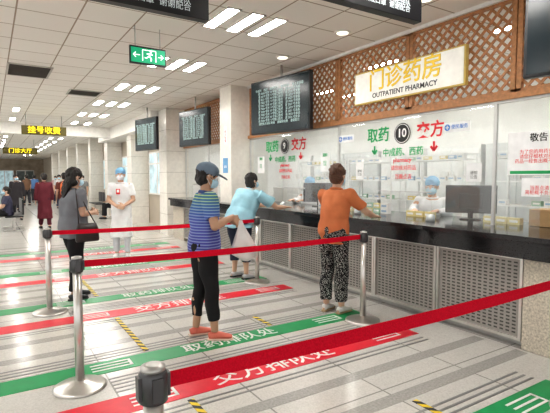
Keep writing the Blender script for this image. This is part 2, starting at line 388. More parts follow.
# hanging displays
dispm=M('display near black',(0.008,0.018,0.024),0.2,emit=.1); cyt=M('display pale text',(0.42,0.56,0.54),0.5,emit=.25)
def display(x,y,z,W,H,dl,lines,lab,size):
    e=empty('wall_display',(x,y,z),-pi/2+dl,label=lab,cat='display screen')
    bm=bmesh.new(); box(bm,(0,0,0),(W,.07,H)); out(bm,'casing',black,e,bevel=.006)
    bm=bmesh.new(); box(bm,(0,-.037,0),(W-.05,.004,H-.05)); out(bm,'screen',dispm,e)
    bm=bmesh.new(); tube(bm,[(0,.03,H/2-.1),(0,.03,CZ-z)],[.02,.02],seg=12); box(bm,(0,.045,0),(.4,.03,.3)); out(bm,'bracket',steeld,e)
    text('\n'.join(lines),size,cyt,(0,-.041,0),RF,e,ext=.0005,sp=1.0)
L1=['中成药    西药    取药窗口    等候叫号    请注意屏幕','请 2018 号到 10 号窗口取药    请 2019 号准备','请 2019 号到  9 号窗口取药    请 2020 号准备','请 2021 号到 10 号窗口取药    请 2022 号准备','请 2022 号到  9 号窗口取药    请 2023 号准备','请 2025 号到 10 号窗口取药    请 2026 号准备','请 2026 号到  9 号窗口取药    请 2027 号准备','请 2028 号到 10 号窗口取药    请 2029 号准备','请 2030 号到  9 号窗口取药    请 2031 号准备','请 2032 号到 10 号窗口取药    请 2033 号准备','请 2034 号到  9 号窗口取药    请 2035 号准备','请持处方排队等候    请保持安静    谢谢配合']
display(3.98,6.12,2.67,1.38,.88,math.radians(10),L1,'black hanging display screen with rows of pale text',.050)
display(3.77,1.34,2.73,1.38,.88,math.radians(10),L1,'black hanging display screen near the lattice end',.050)
display(3.9,9.5,2.62,1.2,.8,math.radians(10),L1,'black hanging display screen beyond the white pillar',.043)
display(3.45,11.6,2.62,1.1,.82,math.radians(12),L1,'black hanging display screen beside the far pillar',.043)
def hallboard(x0,x1,y,zb,lab):
    W=x1-x0; H=.44; e=empty('hanging_display_board',((x0+x1)/2,y,zb+H/2),0,label=lab,cat='display screen',group='hanging text boards')
    bm=bmesh.new(); box(bm,(0,0,0),(W,.08,H)); out(bm,'casing',black,e,bevel=.004)
    L=['取药流程  请先缴费后持处方到窗口排队  谢谢','请核对药品名称  数量  规格  当面点清药品','取药窗口  中成药  西药  外用药  取药窗口','10 号窗口  中成药 西药   9 号窗口  西药','请持处方到窗口排队取药  请准备好处方药品','中成药 西药 取药  请保持一米以上间距排队','如有疑问请咨询药师  请佩戴口罩  谢谢配合']
    text('\n'.join(L),W*.042,M('pale board text',(.55,.61,.63),.5,emit=.25),(0,-.042,0),RF,e,ext=.0005,sp=.85*1.4/W)
    for s in(-W*.4,W*.4):
        bm=bmesh.new(); tube(bm,[(s,0,H/2-.02),(s,0,CZ-zb-H/2)],[.012,.012],seg=8); out(bm,'hanger',steeld,e)
hallboard(.0,1.58,3.55,2.80,'black hanging display board with white text rows')
hallboard(1.6,3.0,2.55,2.76,'black hanging display board with white text rows')
# pharmacy sign
e=empty('pharmacy_sign',(4.34,3.88,2.71),label='white pharmacy signboard with gold characters on the lattice',cat='sign')
bm=bmesh.new(); box(bm,(0.005,0,0),(.05,1.72,.425)); out(bm,'rim',M('yellow sign edge',(.62,.46,.12),.5),e)
bm=bmesh.new(); box(bm,(-.004,0,0),(.05,1.68,.39)); out(bm,'board',M('signboard white',(.84,.83,.77),.35,emit=.1),e)
text('门诊药房',.29,otxt,(-.031,0,.05),RW,e,name='lettering_outline',ext=.001,bold=.0045)
text('门诊药房',.29,ytxt,(-.034,0,.05),RW,e,name='gold_lettering',ext=.001,bold=.002)
text('OUTPATIENT PHARMACY',.088,ktxt,(-.031,0,-.13),RW,e,name='english_lettering',bold=.001)
# window signs
def wsign(y,num,k=1.0):
    e=empty('window_sign',(4.405,y,2.06),label='counter window sign with number %s, green and red characters'%num,cat='sign')
    text('取药',.20*k,gtxt,(0,.42,0),RW,e,name='green_lettering',bold=.004); text('交方',.20*k,rtxt,(0,-.42,0),RW,e,name='red_lettering',bold=.004)
    bm=bmesh.new(); tube(bm,[(0,0,0),(-.006,0,0)],[.13,.13],seg=32); out(bm,'number_disc',ktxt,e)
    bm=bmesh.new(); tube(bm,[(-.004,0,0),(-.008,0,0)],[.118,.118],seg=32); out(bm,'disc_ring',wtxt,e)
    bm=bmesh.new(); tube(bm,[(-.006,0,0),(-.010,0,0)],[.11,.11],seg=32); out(bm,'disc_face',ktxt,e)
    text(num,.15,wtxt,(-.0115,0,0),RW,e,name='number',bold=.003)
    text('中成药、西药',.11,gtxt,(0,0,-.235),RW,e,name='green_caption',bold=.002); text('pharmacy',.075,rtxt,(0,0,-.335),RW,e,name='english_caption',bold=.001)
    text('请您核对药品',.068,rtxt,(0,-.02,-.435),RW,e,name='red_caption'); text('当面点清',.068,rtxt,(0,-.02,-.545),RW,e,name='red_caption')
    for yy,mm in((.48,gtxt),(-.48,rtxt)):
        bm=bmesh.new(); beam(bm,(0,yy,-.13),(0,yy,-.23),.028,.003,(1,0,0)); beam(bm,(0,yy-.045,-.185),(0,yy,-.24),.028,.003,(1,0,0)); beam(bm,(0,yy+.045,-.185),(0,yy,-.24),.028,.003,(1,0,0)); out(bm,'arrow',mm,e)
wsign(3.95,'10'); wsign(6.62,'9',1.1); wsign(1.2,'11')
def poster(y,z,w,h,lab,title,body,tm=rtxt,bg=paper,x=4.412,ts=.07,bs=.035,tt=None,accent=None):
    e=empty('notice',(x,y,z),label=lab,cat='notice')
    bm=bmesh.new(); box(bm,(0,0,0),(.004,w,h)); out(bm,'sheet',bg,e)
    if title: text(title,ts,tt or tm,(-.003,0,h/2-ts*.8),RW,e,name='title',bold=.001)
    if body: text(body,bs,tm,(-.003,0,-ts*.4),RW,e,name='body_text',ext=.0005)
    if accent:
        bm=bmesh.new(); box(bm,(-.003,0,-h/2+.025),(.002,w*.9,.03)); out(bm,'accent_bar',accent,e)
poster(2.28,1.74,.60,.42,'white notice with dark heading and green edge on the glass','敬告','为了您的用药安全\n请您仔细核对药品\n药品一经售出概不退换',ts=.085,bs=.045,tt=ktxt,accent=gtxt)
poster(2.26,1.41,.34,.18,'small white sheet with red lettering taped to the glass','','当面点清\n离柜概不负责',bs=.045)
def logolabel(y,z,w=.34,h=.11):
    e=empty('logo_label',(4.412,y,z),label='small white label with blue round logo on the glass',cat='label',group='blue logo labels')
    bm=bmesh.new(); box(bm,(0,0,0),(.004,w,h)); out(bm,'sheet',paper,e)
    bm=bmesh.new(); tube(bm,[(-.002,w*.34,0),(-.004,w*.34,0)],[h*.33,h*.33],seg=20); out(bm,'logo_disc',blut,e)
    bm=bmesh.new(); box(bm,(-.0045,w*.34,0),(.002,h*.4,h*.12)); box(bm,(-.0045,w*.34,0),(.002,h*.12,h*.4)); out(bm,'logo_cross',wtxt,e)
    text('便民服务',h*.48,blut,(-.003,-w*.12,0),RW,e)
logolabel(3.18,2.07); logolabel(5.02,2.07); 
poster(2.95,1.56,.18,.2,'small printed sheet taped to the glass','','通知\n公告',bs=.045,tm=ktxt)
poster(4.72,1.6,.16,.24,'small printed sheet taped to the glass','','通知\n公告',bs=.045,tm=ktxt)
poster(5.5,1.75,.22,.3,'small green and white sheet taped to the glass','须知','取药\n流程',ts=.06,bs=.04,tm=gtxt)
poster(7.45,1.75,.25,.32,'small green and white sheet taped to the glass','须知','取药\n流程',ts=.06,bs=.04,tm=gtxt)
poster(8.15,2.35,.12,.35,'narrow red and white sign on the pillar','','禁\n止\n吸\n烟',x=3.998,bs=.06)
poster(8.15,1.75,.22,.3,'blue notice on the white pillar','','通知',x=3.998,bs=.06,tm=wtxt,bg=M('blue sheet',(.15,.35,.6),.6))
# ------------------------------------------------------------ pharmacy interior
cabm=M('white laminate',(.78,.80,.79),.4); cabg=M('grey laminate',(.60,.63,.63),.4)
def cab(y,col,lab):
    e=empty('storage_cabinet',(7.65,y,0),label=lab,cat='cabinet',group='storage cabinets')
    bm=bmesh.new(); box(bm,(0,0,1.05),(.5,1.16,2.1)); out(bm,'body',col,e)
    for s in(-1,1):
        for z in(.55,1.55):
            bm=bmesh.new(); box(bm,(-.26,s*.285,z),(.02,.55,.96)); d=out(bm,'door',col,e,bevel=.004)
            bm=bmesh.new(); box(bm,(-.285,s*.06,z),(.02,.015,.14)); out(bm,'handle',steel,d)
for k in range(9): cab(.4+1.25*k,cabm if k%3 else cabg,'tall white storage cabinet with four doors' if k%3 else 'tall grey storage cabinet with four doors')
bcols=[M('box white',(.8,.8,.78),.5),M('box yellow',(.72,.62,.30),.5),M('box green',(.38,.55,.42),.5),M('box blue',(.35,.5,.66),.5),M('box red',(.62,.30,.25),.5)]
bmesh_=[]
for i,m in enumerate(bcols):
    bm=bmesh.new(); box(bm,(0,0,.035),(.07,.13,.07)); box(bm,(-.036,0,.035),(.001,.09,.025))
    for f in bm.faces[6:]: f.material_index=1
    me=bpy.data.meshes.new('medicine_box'); bm.to_mesh(me); bm.free(); me.materials.append(m); me.materials.append(wtxt if i else bcols[3]); bmesh_.append(me)
def mbox(x,y,z,i,g,rz=0):
    o=bpy.data.objects.new('medicine_box',bmesh_[i]); o.location=(x,y,z); o.rotation_euler=(0,0,rz); COL.objects.link(o)
    reg(o,label=['white','yellow','green','blue','red'][i]+' cardboard medicine box with printed label',cat='medicine box',group=g)
for u,y in enumerate((3.3,5.0,6.5,8.2)):
    e=empty('medicine_shelf',(6.5,y,0),label='open shelf unit stacked with medicine boxes',cat='shelf',group='medicine shelf units')
    bm=bmesh.new()
    for sx in(-.18,.18):
        for sy in(-.58,.58): box(bm,(sx,sy,.95),(.03,.03,1.9))
    for z in (.02,1.88):
        for sx in(-.18,.18): box(bm,(sx,0,z),(.03,1.16,.03))
        for sy in(-.58,.58): box(bm,(0,sy,z),(.36,.03,.03))
    out(bm,'frame',cabm,e)
    for z in(.3,.7,1.1,1.45,1.8):
        bm=bmesh.new(); box(bm,(0,0,z),(.4,1.2,.02)); out(bm,'shelf',cabm,e)
        if z>1:
            for k in range(7):
                if random.random()<.8: mbox(6.4,y-.5+k*.165,z+.0105,random.choice((0,0,0,1,2,3)),'medicine boxes on the shelves')
random.seed(9)
for k in range(12): mbox(4.60,4.40+(k%6)*.14,1.0105+.07*(k//6),random.choice((0,1,1,0,2)),'medicine boxes on the countertop')
for k in range(8): mbox(4.62,5.4+(k%4)*.14,1.0105+.07*(k//4),random.choice((0,1,1,0,2)),'medicine boxes on the countertop')
for k in range(3): mbox(4.60,3.66+.14*(k%3),1.0105+.07*(k//3),random.choice((1,1,0)),'medicine boxes on the countertop')
for k in range(3): mbox(4.66,2.62+.14*(k%3),1.0105+.07*(k//3),random.choice((1,0)),'medicine boxes on the countertop')
def monitor(x,y):
    e=empty('monitor',(x,y,1.01),math.radians(33),label='black computer monitor seen from behind on the counter',cat='monitor',group='counter monitors')
    bm=bmesh.new(); box(bm,(0,0,.24),(.04,.56,.33)); out(bm,'housing',black,e,bevel=.01)
    bm=bmesh.new(); box(bm,(-.03,0,.22),(.03,.26,.18)); out(bm,'rear_cover',black,e,bevel=.012)
    bm=bmesh.new(); box(bm,(.023,0,.24),(.004,.5,.29)); out(bm,'screen',M('lit screen',(.4,.55,.7),.3,emit=.5),e)
    bm=bmesh.new(); tube(bm,[(-.01,0,.01),(-.01,0,.12)],[(.03,.02),(.03,.02)],seg=12); tube(bm,[(0,0,0),(0,0,.014)],[(.12,.1),(.12,.1)],seg=24); out(bm,'stand',black,e)
monitor(4.80,3.24); monitor(4.80,6.15); monitor(4.80,8.9)
def carton(x,y,z,s,lab):
    e=empty('cardboard_box',(x,y,z),.1,label=lab,cat='box'); cm=M('cardboard',(.48,.31,.16),.8)
    bm=bmesh.new(); box(bm,(0,0,s[2]/2),s); out(bm,'carton',cm,e,bevel=.003)
    bm=bmesh.new(); box(bm,(0,0,s[2]/2),(s[0]*.15,s[1]+.002,s[2]+.003)); out(bm,'tape',M('packing tape',(.6,.48,.3),.3),e)
carton(4.80,2.28,1.0125,(.3,.4,.17),'brown cardboard box on the counter behind glass')
def reader(y):
    e=empty('card_reader',(4.22,y,1.01),label='small white card reader on the black countertop',cat='card reader',group='card readers')
    bm=bmesh.new(); tube(bm,[(0,0,0),(0,0,.04),(.02,0,.07)],[(.045,.04),(.045,.04),(.04,.02)],lat=(0,1,0),seg=16,power=.5); out(bm,'housing',cabg,e)
    bm=bmesh.new(); box(bm,(.02,0,.072),(.03,.055,.004)); out(bm,'screen',black,e)
for y in(3.35,4.55,6.4): reader(y)
# ------------------------------------------------------------ far signs & furniture
def farsign(x,y,z,W,H,t):
    e=empty('hanging_sign',(x,y,z),label='dark hanging signboard with glowing yellow characters',cat='sign',group='yellow hanging signs')
    bm=bmesh.new(); box(bm,(0,0,0),(W,.1,H)); out(bm,'board',M('dark yellow board',(.10,.08,.01),.5),e)
    text(t,H*.85,M('yellow glow text',(1,.75,.02),.5,emit=1.3),(0,-.053,0),RF,e,bold=.002)
    for s in(-W*.4,W*.4):
        bm=bmesh.new(); tube(bm,[(s,0,H/2),(s,0,CZ-z)],[.01,.01],seg=8); out(bm,'hanger',steeld,e)
farsign(1.38,14.6,2.86,1.15,.25,'挂号收费')
farsign(1.25,24,2.75,1.4,.28,'门诊大厅')
def bench(x,y):
    e=empty('waiting_bench',(x,y,0),label='dark metal row of waiting seats',cat='bench',group='waiting benches')
    for k in(-.55,0,.55):
        bm=bmesh.new(); box(bm,(0,k,.42),(.45,.5,.04)); out(bm,'seat',black,e,bevel=.01)
        bm=bmesh.new(); box(bm,(.22,k,.68),(.04,.5,.42)); out(bm,'backrest',black,e,bevel=.01)
    bm=bmesh.new(); box(bm,(0,0,.37),(.06,1.7,.05))
    for k in(-.6,.6): box(bm,(0,k,.18),(.05,.05,.36)); box(bm,(0,k,.015),(.5,.05,.03))
    out(bm,'frame',steel,e)
bench(3.9,16.9); bench(3.9,20.4); bench(.55,15.2)
# ------------------------------------------------------------ people
TR=[(-.12,.09,.07),(-.05,.165,.115),(0,.172,.122),(.08,.155,.112),(.15,.138,.102),(.25,.148,.107),(.34,.160,.112),(.41,.160,.098),(.455,.125,.078),(.49,.06,.056)]
def tor(d):
    for a,b in zip(TR[:-1],TR[1:]):
        if d<=b[0]:
            t=(d-a[0])/(b[0]-a[0]); t=max(0,t); return (a[1]+(b[1]-a[1])*t,a[2]+(b[2]-a[2])*t)
    return TR[-1][1:]
def hand(bm,w,d,n,th,curl,s,seg=8):
    w=V(w);d=V(d).normalized();n=V(n);n=(n-d*n.dot(d)).normalized();lat=d.cross(n)*th
    tube(bm,[w-d*.01*s,w+d*.03*s,w+d*.06*s,w+d*.088*s],[(.026*s,.019*s),(.036*s,.017*s),(.041*s,.015*s),(.037*s,.011*s)],lat=lat,seg=12)
    for off,ln,sp in((.031,.066,.14),(.0105,.076,.04),(-.0105,.071,-.05),(-.031,.055,-.16)):
        p=w+d*.08*s+lat*off*s; dd=(d+lat*sp).normalized(); pts=[p-dd*.01*s]; a=curl*.4
        L=[.45,.32,.25]
        for k in range(3):
            q=dd*math.cos(a)+n*math.sin(a); pts.append(pts[-1]+q*ln*s*L[k]*(1.0 if k else 1.2)); a+=curl
        tube(bm,pts,[.0085*s,.0085*s,.0078*s,.0062*s],lat=lat,seg=seg)
    b=w+d*.022*s+lat*.026*s; q1=(d*.55+lat*.75+n*.3).normalized(); q2=(d*.85+lat*.3+n*(.3+.4*curl)).normalized()
    tube(bm,[b,b+q1*.038*s,b+q1*.038*s+q2*.028*s,b+q1*.038*s+q2*.05*s],[.013*s,.011*s,.0095*s,.007*s],lat=n,seg=seg)
def foot_prims(bm,a,toe,w,h,s,z0=0):
    c,si=math.cos(toe),math.sin(toe); f=V((c,si,0)); l=V((-si,c,0)); a=V((a[0],a[1],0))
    P=[(-.060,.03,.6,.75),(-.042,.034,.85,1.0),(0,.04,.9,1.15),(.045,.036,1.0,1.0),(.09,.028,1.12,.8),(.135,.022,1.05,.62),(.16,.016,.7,.45)]
    tube(bm,[a+f*x*s+V((0,0,z0+hh*h*1.0)) for x,hh,_,_ in P],[(w*ww,hh*h) for x,hh,ww,_ in P],lat=l,seg=14)
def human(label,loc,hd,H=1.62,lean=0,arms=None,feet=None,head=(0,0),sk=skin,top=None,bottom=None,shoe=None,hair='short',hairm=hairk,cap=None,mask=maskm,vox=.006,wide=1.0,sit=None,z=0):
    s=H/1.65; e=empty('person',(loc[0],loc[1],z),math.radians(hd),label=label,cat='person')
    near=vox<.009; la=math.radians(lean); t=V((math.sin(la),0,math.cos(la)))
    pz=(.90*s if sit is None else sit); px=-.06*s*(lean/25.0) if sit is None else 0
    P=V((px,0,pz))
    tp=lambda d:P+t*d*s if d>0 else P+V((0,0,d*s))
    sh=[P+t*.425*s+V((0,y*.168*s*wide,0)) for y in(1,-1)]
    if arms is None: arms=[dict(e=(.0,.22,1.07),w=(.06,.23,.83),d=(.15,0,-1),n=(0,-1,0),c=.35),dict(e=(.0,-.22,1.07),w=(.06,-.23,.83),d=(.15,0,-1),n=(0,1,0),c=.35)]
    hip=[P+V((0,y*.088*s,-.03*s)) for y in(1,-1)]
    feet=feet or [(0,.10,.12),(0,-.10,-.12)]
    if sit is None:
        ank=[V((f[0],f[1],.085*s)) for f in feet]; kn=[(hip[i]+ank[i])/2+V((.015,0,.0)) for i in(0,1)]
    else:
        kn=[P+V((.40*s,y*.12,-.0)) for y in(1,-1)]; ank=[V((k.x+.02,k.y,max(.085*s,pz-.42*s))) for k in kn]; feet=[(a.x,a.y,0) for a in ank]
    fz=0 if sit is None else max(0,pz-.42*s-.085*s)
    bm=bmesh.new()
    tube(bm,[tp(d) for d,_,_ in TR],[(a*s*wide,b*s*wide) for _,a,b in TR],seg=24)
    Hc=P+t*.55*s+V((.018,0,.08))*s
    tube(bm,[P+t*.46*s,P+t*.52*s,Hc+V((-.015,0,-.03))*s],[.062*s,.050*s,.05*s],seg=16)
    R=(Matrix.Rotation(math.radians(head[0]),3,'Z')@Matrix.Rotation(math.radians(head[1]),3,'Y'))
    h=lambda x,y,z:Hc+R@(V((x,y,z))*s)
    ell(bm,h(-.012,0,.022),(.094*s,.077*s,.098*s),R)
    ell(bm,h(.022,0,-.035),(.066*s,.060*s,.078*s),R)
    ell(bm,h(.058,0,-.088),(.026*s,.030*s,.022*s),R)
    ell(bm,h(.068,0,.022),(.018*s,.05*s,.012*s),R)
    tube(bm,[h(.078,0,.015),h(.092,0,-.012),h(.104,0,-.032),h(.088,0,-.042)],[.008*s,.010*s,.014*s,.012*s],seg=10)
    for y in(1,-1):
        ell(bm,h(-.008,y*.079,-.008),(.019*s,.008*s,.031*s),R)
        ell(bm,h(.055,y*.038,-.03),(.025*s,.022*s,.02*s),R)
    ell(bm,h(.084,0,-.062),(.010*s,.024*s,.010*s),R)
    for i,a in enumerate(arms):
        E=V(a['e']); W=V(a['w'])
        ell(bm,sh[i],(.058*s,.052*s,.058*s)); m1=sh[i].lerp(E,.45); m2=E.lerp(W,.3)
        tube(bm,[sh[i],m1,E],[.05*s*wide,.045*s*wide,.038*s],seg=14); ell(bm,E,(.038*s,)*3)
        tube(bm,[E,m2,W],[.037*s,.038*s,.025*s],seg=14); ell(bm,W,(.025*s,)*3)
        hand(bm,W,a['d'],a['n'],(-1,1)[i],a['c'],s if near else s*1.05,8 if near else 6)
    for i in(0,1):
        k1=hip[i].lerp(kn[i],.5); c1=kn[i].lerp(ank[i],.3)+V((-.012,0,0))
        tube(bm,[hip[i],k1,kn[i]],[.086*s*wide,.072*s*wide,.054*s],seg=16); ell(bm,kn[i],(.054*s,.052*s,.056*s))
        tube(bm,[kn[i],c1,kn[i].lerp(ank[i],.7),ank[i]],[.052*s,.056*s,.040*s,.034*s],seg=16)
        foot_prims(bm,ank[i],feet[i][2],.033*s,.8*s,s,fz+.018)
    organic(bm,'body',sk,e,vox*.85 if near else vox,2)
    if near or mask:
        for y in(1,-1):
            bm=bmesh.new(); ell(bm,h(.074,y*.031,.004),(.013*s,.014*s,.009*s),R); ell(bm,h(.0845,y*.031,.004),(.004*s,.0065*s,.0065*s),R,mi=1)
            out(bm,'eye',[eyew,eyek],e)
            bm=bmesh.new(); tube(bm,[h(.084,y*.015,.024),h(.083,y*.032,.029),h(.070,y*.05,.025)],[.003*s,.004*s,.002*s],seg=6); out(bm,'eyebrow',hairk,e)
    if top:
        o=top.get('o',.016 if near else .02); hem=top.get('hem',-.07); bm=bmesh.new(); sl=top.get('sleeve','short')
        ds=[d for d in(-.07,0,.08,.15,.25,.34,.41,.455,.475) if d>hem+.03]
        rings=[]; pts=[]
        if hem<-.12:
            fk=top.get('fl',1)
            for d in(hem,hem*.66,-.12): pts.append(P+V((0,0,d*s))); k=(d+.12)/(hem+.12)*fk; rings.append(((.182+.03*k)*s,(.135+.035*k)*s))
            ds=[d for d in ds if d>-.05]
        else: pts.append(tp(hem)); a=tor(hem); rings.append(((max(a[0],.165)+o)*s*wide,(max(a[1],.118)+o)*s*wide))
        for d in ds:
            a=tor(d); lo_=.012 if .05<d<.3 else 0
            oo=min(o,.018) if d>.4 else o
            pts.append(tp(d)); rings.append(((a[0]+oo+lo_)*s*wide,(a[1]+oo+lo_*.6)*s*wide))
        tube(bm,pts,rings,seg=28)
        for i,a in enumerate(arms):
            E=V(a['e']);W=V(a['w']); ell(bm,sh[i],((.058+.013)*s,(.054+.010)*s,(.058+.010)*s))
            tube(bm,[P+t*.42*s,sh[i]],[(.06*s,.065*s),(.066*s,.066*s)],seg=14)
            if sl=='short': fe=sh[i].lerp(E,.70); tube(bm,[sh[i],sh[i].lerp(E,.35),fe],[.067*s*wide,.066*s*wide,.066*s*wide],seg=16)
            else:
                tube(bm,[sh[i],sh[i].lerp(E,.5),E],[.066*s,.060*s,.054*s],seg=16); ell(bm,E,(.054*s,)*3); tube(bm,[E,E.lerp(W,.5),E.lerp(W,.95)],[.053*s,.047*s,.040*s],seg=16)
        organic(bm,top.get('name','shirt'),top['m'],e,vox*1.3 if near else vox,2,nz=(.022,10,5))
        bm=bmesh.new(); q=P+t*.487*s
        N=20; R1=Matrix.Rotation(la,3,'Y')
        rr=[]
        for zz,rad in((-.014,.078),(.012,.066),(.014,.060),(-.01,.060)):
            rr.append([bm.verts.new(q+R1@V((rad*s*math.cos(2*pi*k/N)*.95,rad*s*math.sin(2*pi*k/N)*1.12,zz*s+.006*math.cos(2*pi*k/N+pi)))) for k in range(N)])
        for A_,B_ in zip(rr,rr[1:]+rr[:1]):
            for k in range(N): bm.faces.new((A_[k],A_[(k+1)%N],B_[(k+1)%N],B_[k])).smooth=True
        out(bm,'collar',top.get('cm',top['m']),e)
    if bottom:
        o=bottom.get('o',.012); bm=bmesh.new(); L=bottom.get('len',.92); fl=bottom.get('flare',0)
        tube(bm,[P+V((0,0,-.10*s)),P+V((0,0,-.05*s)),P,tp(.09)],[(.13*s,.09*s),((.168+o)*s*wide,(.118+o)*s*wide),((.172+o*.7)*s*wide,(.122+o*.7)*s*wide),((.152+o*.5)*s*wide,(.108+o*.5)*s*wide)],seg=24)
        for i in(0,1):
            end=kn[i].lerp(ank[i],L)
            tube(bm,[hip[i]+V((0,0,.01)),hip[i].lerp(kn[i],.5),kn[i]],[(.088+o)*s*wide,(.076+o)*s*wide,(.060+o)*s],seg=18)
            ell(bm,kn[i],((.060+o)*s,)*3)
            tube(bm,[kn[i],kn[i].lerp(end,.5)+V((-.008,0,0)),end],[(.058+o)*s,(.055+o+fl*.5)*s,(.043+o+fl)*s],seg=18)
        organic(bm,bottom.get('name','trousers'),bottom['m'],e,vox*1.3 if near else vox,2,nz=(.016,10,6))
    if shoe:
        for i in(0,1):
            bm=bmesh.new(); foot_prims(bm,ank[i],feet[i][2],.040*s,.95*s,s,fz+.014)
            tube(bm,[V((ank[i].x-.01,ank[i].y,fz+.03)),V((ank[i].x-.01,ank[i].y,fz+.072*s))],[.043*s,.040*s],seg=14)
            sh_=organic(bm,'shoe',shoe[0],e,max(vox,.007),2)
            bm=bmesh.new(); f=V((math.cos(feet[i][2]),math.sin(feet[i][2]),0)); l=V((-f.y,f.x,0)); a=V((ank[i].x,ank[i].y,fz))
            tube(bm,[a-f*.070*s+V((0,0,.012)),a-f*.05*s+V((0,0,.012)),a+f*.02*s+V((0,0,.012)),a+f*.10*s+V((0,0,.012)),a+f*.150*s+V((0,0,.012)),a+f*.172*s+V((0,0,.013))],[(.026*s,.011),(.037*s,.012),(.038*s,.012),(.047*s,.012),(.040*s,.012),(.018*s,.010)],lat=l,seg=14)
            out(bm,'sole',shoe[1],sh_)
    bm=bmesh.new()
    if cap!='surgical':
        ell(bm,h(-.022,0,.040),(.102*s,.090*s,.094*s),R); ell(bm,h(-.045,0,-.015),(.070*s,.082*s,.080*s),R)
        if hair=='tied':
            for k in range(26):
                a=random.uniform(0,2*pi); b=random.uniform(.1,1.5)
                p=(-.026+.094*math.cos(a)*math.cos(b),.084*math.sin(a)*math.cos(b),.034+.090*math.sin(b))
                if p[0]>.03 and p[2]<.07: continue
                ell(bm,h(*p),(.024*s,)*3,u=8,v=6)
            ell(bm,h(-.112,0,.045),(.036*s,.046*s,.044*s),R); ell(bm,h(-.12,.02,.02),(.028*s,.032*s,.032*s),R)
        if hair=='bob':
            ell(bm,h(-.03,0,-.04),(.07*s,.092*s,.085*s),R)
        if hair=='tail':
            ell(bm,h(-.035,0,-.04),(.072*s,.092*s,.09*s),R)
            tube(bm,[h(-.06,0,-.02),h(-.085,0,-.08),h(-.105,0,-.17),h(-.105,0,-.28)],[(.07*s,.05*s),(.085*s,.05*s),(.075*s,.04*s),(.04*s,.018*s)],lat=(0,1,0),seg=14)
        organic(bm,'hair',hairm,e,max(vox,.007),2,nz=(.012,55,30))
    else: bm.free()
    if cap=='surgical':
        bm=bmesh.new(); ell(bm,h(-.020,0,.052),(.106*s,.092*s,.088*s),R); ell(bm,h(-.045,0,.02),(.078*s,.084*s,.06*s),R); organic(bm,'surgical_cap',M('blue cap cloth',(.22,.46,.70),.8),e,max(vox,.008),2,nz=(.008,30,30))
    elif cap:
        bm=bmesh.new(); ell(bm,h(-.016,0,.060),(.110*s,.096*s,.078*s),R); c=organic(bm,'cap',cap,e,max(vox,.007),2)
        bm=bmesh.new(); tube(bm,[h(.05,0,.047),h(.10,0,.042),h(.155,0,.028),h(.185,0,.016)],[(.084*s,.008*s),(.082*s,.006*s),(.066*s,.005*s),(.030*s,.004*s)],lat=R@V((0,1,0)),seg=20); out(bm,'cap_brim',cap,c)
        bm=bmesh.new(); tube(bm,[h(-.016,0,.134),h(-.016,0,.144)],[.012*s,.006*s],seg=10); out(bm,'cap_button',cap,c)
    if mask:
        bm=bmesh.new(); ell(bm,h(.038,0,-.047),(.076*s,.068*s,.055*s),R,u=24,v=16)
        Ri=R.inverted(); dl=[v for v in bm.verts if (Ri@(v.co-Hc)).x<.028*s]
        bmesh.ops.delete(bm,geom=dl,context='VERTS')
        mk=out(bm,'face_mask',mask,e); md=mk.modifiers.new('s','SOLIDIFY'); md.thickness=.003
        for y in(1,-1):
            for q in((h(.03,y*.066,-.025),h(.0,y*.083,-.005),h(-.02,y*.086,.01)),(h(.03,y*.062,-.075),h(.0,y*.08,-.045),h(-.02,y*.085,-.02))):
                bm=bmesh.new(); tube(bm,q,[.0018]*3,seg=6); out(bm,'ear_loop',maskw,mk)
    return e
A=lambda e,w,d,n,c=.35:dict(e=e,w=w,d=d,n=n,c=c)
navy=M('navy cloth',(.02,.025,.05),.85); blk=M('black cloth',(.010,.010,.012),.85); shoew=M('white shoe',(.7,.7,.68),.6); soleK=M('dark sole',(.05,.05,.05),.7)
# striped knit: blue ground with pale stripes, greener towards the shoulders
stripes=bpy.data.materials.new('striped knit'); stripes.use_nodes=True; nt=stripes.node_tree; b=nt.nodes['Principled BSDF']; b.inputs['Roughness'].default_value=.85
tc=nt.nodes.new('ShaderNodeTexCoord'); sp=nt.nodes.new('ShaderNodeSeparateXYZ'); nt.links.new(tc.outputs['Object'],sp.inputs[0])
mr=nt.nodes.new('ShaderNodeMapRange'); mr.inputs['From Min'].default_value=.80; mr.inputs['From Max'].default_value=1.40; nt.links.new(sp.outputs[2],mr.inputs['Value'])
def ramp(cols):
    bz=nt.nodes.new('ShaderNodeValToRGB'); el=bz.color_ramp.elements
    el[0].position=cols[0][0]; el[0].color=(*cols[0][1],1); el[1].position=cols[-1][0]; el[1].color=(*cols[-1][1],1)
    for p_,c_ in cols[1:-1]:
        x=el.new(p_); x.color=(*c_,1)
    nt.links.new(mr.outputs[0],bz.inputs[0]); return bz
bz=ramp([(0,(.07,.07,.30)),(.5,(.07,.09,.35)),(.72,(.05,.13,.36)),(.9,(.04,.17,.28)),(1,(.04,.14,.32))])
b2=ramp([(0,(.24,.28,.55)),(.6,(.24,.32,.58)),(.74,(.28,.42,.50)),(.9,(.42,.58,.26)),(1,(.5,.6,.5))])
mu=nt.nodes.new('ShaderNodeMath'); mu.operation='MULTIPLY'; mu.inputs[1].default_value=1/.026; nt.links.new(sp.outputs[2],mu.inputs[0])
fc=nt.nodes.new('ShaderNodeMath'); fc.operation='FRACT'; nt.links.new(mu.outputs[0],fc.inputs[0])
gt=nt.nodes.new('ShaderNodeMath'); gt.operation='GREATER_THAN'; gt.inputs[1].default_value=.62; nt.links.new(fc.outputs[0],gt.inputs[0])
mx=nt.nodes.new('ShaderNodeMix'); mx.data_type='RGBA'; nt.links.new(gt.outputs[0],mx.inputs[0]); nt.links.new(bz.outputs[0],mx.inputs[6]); nt.links.new(b2.outputs[0],mx.inputs[7]); nt.links.new(mx.outputs[2],b.inputs['Base Color'])
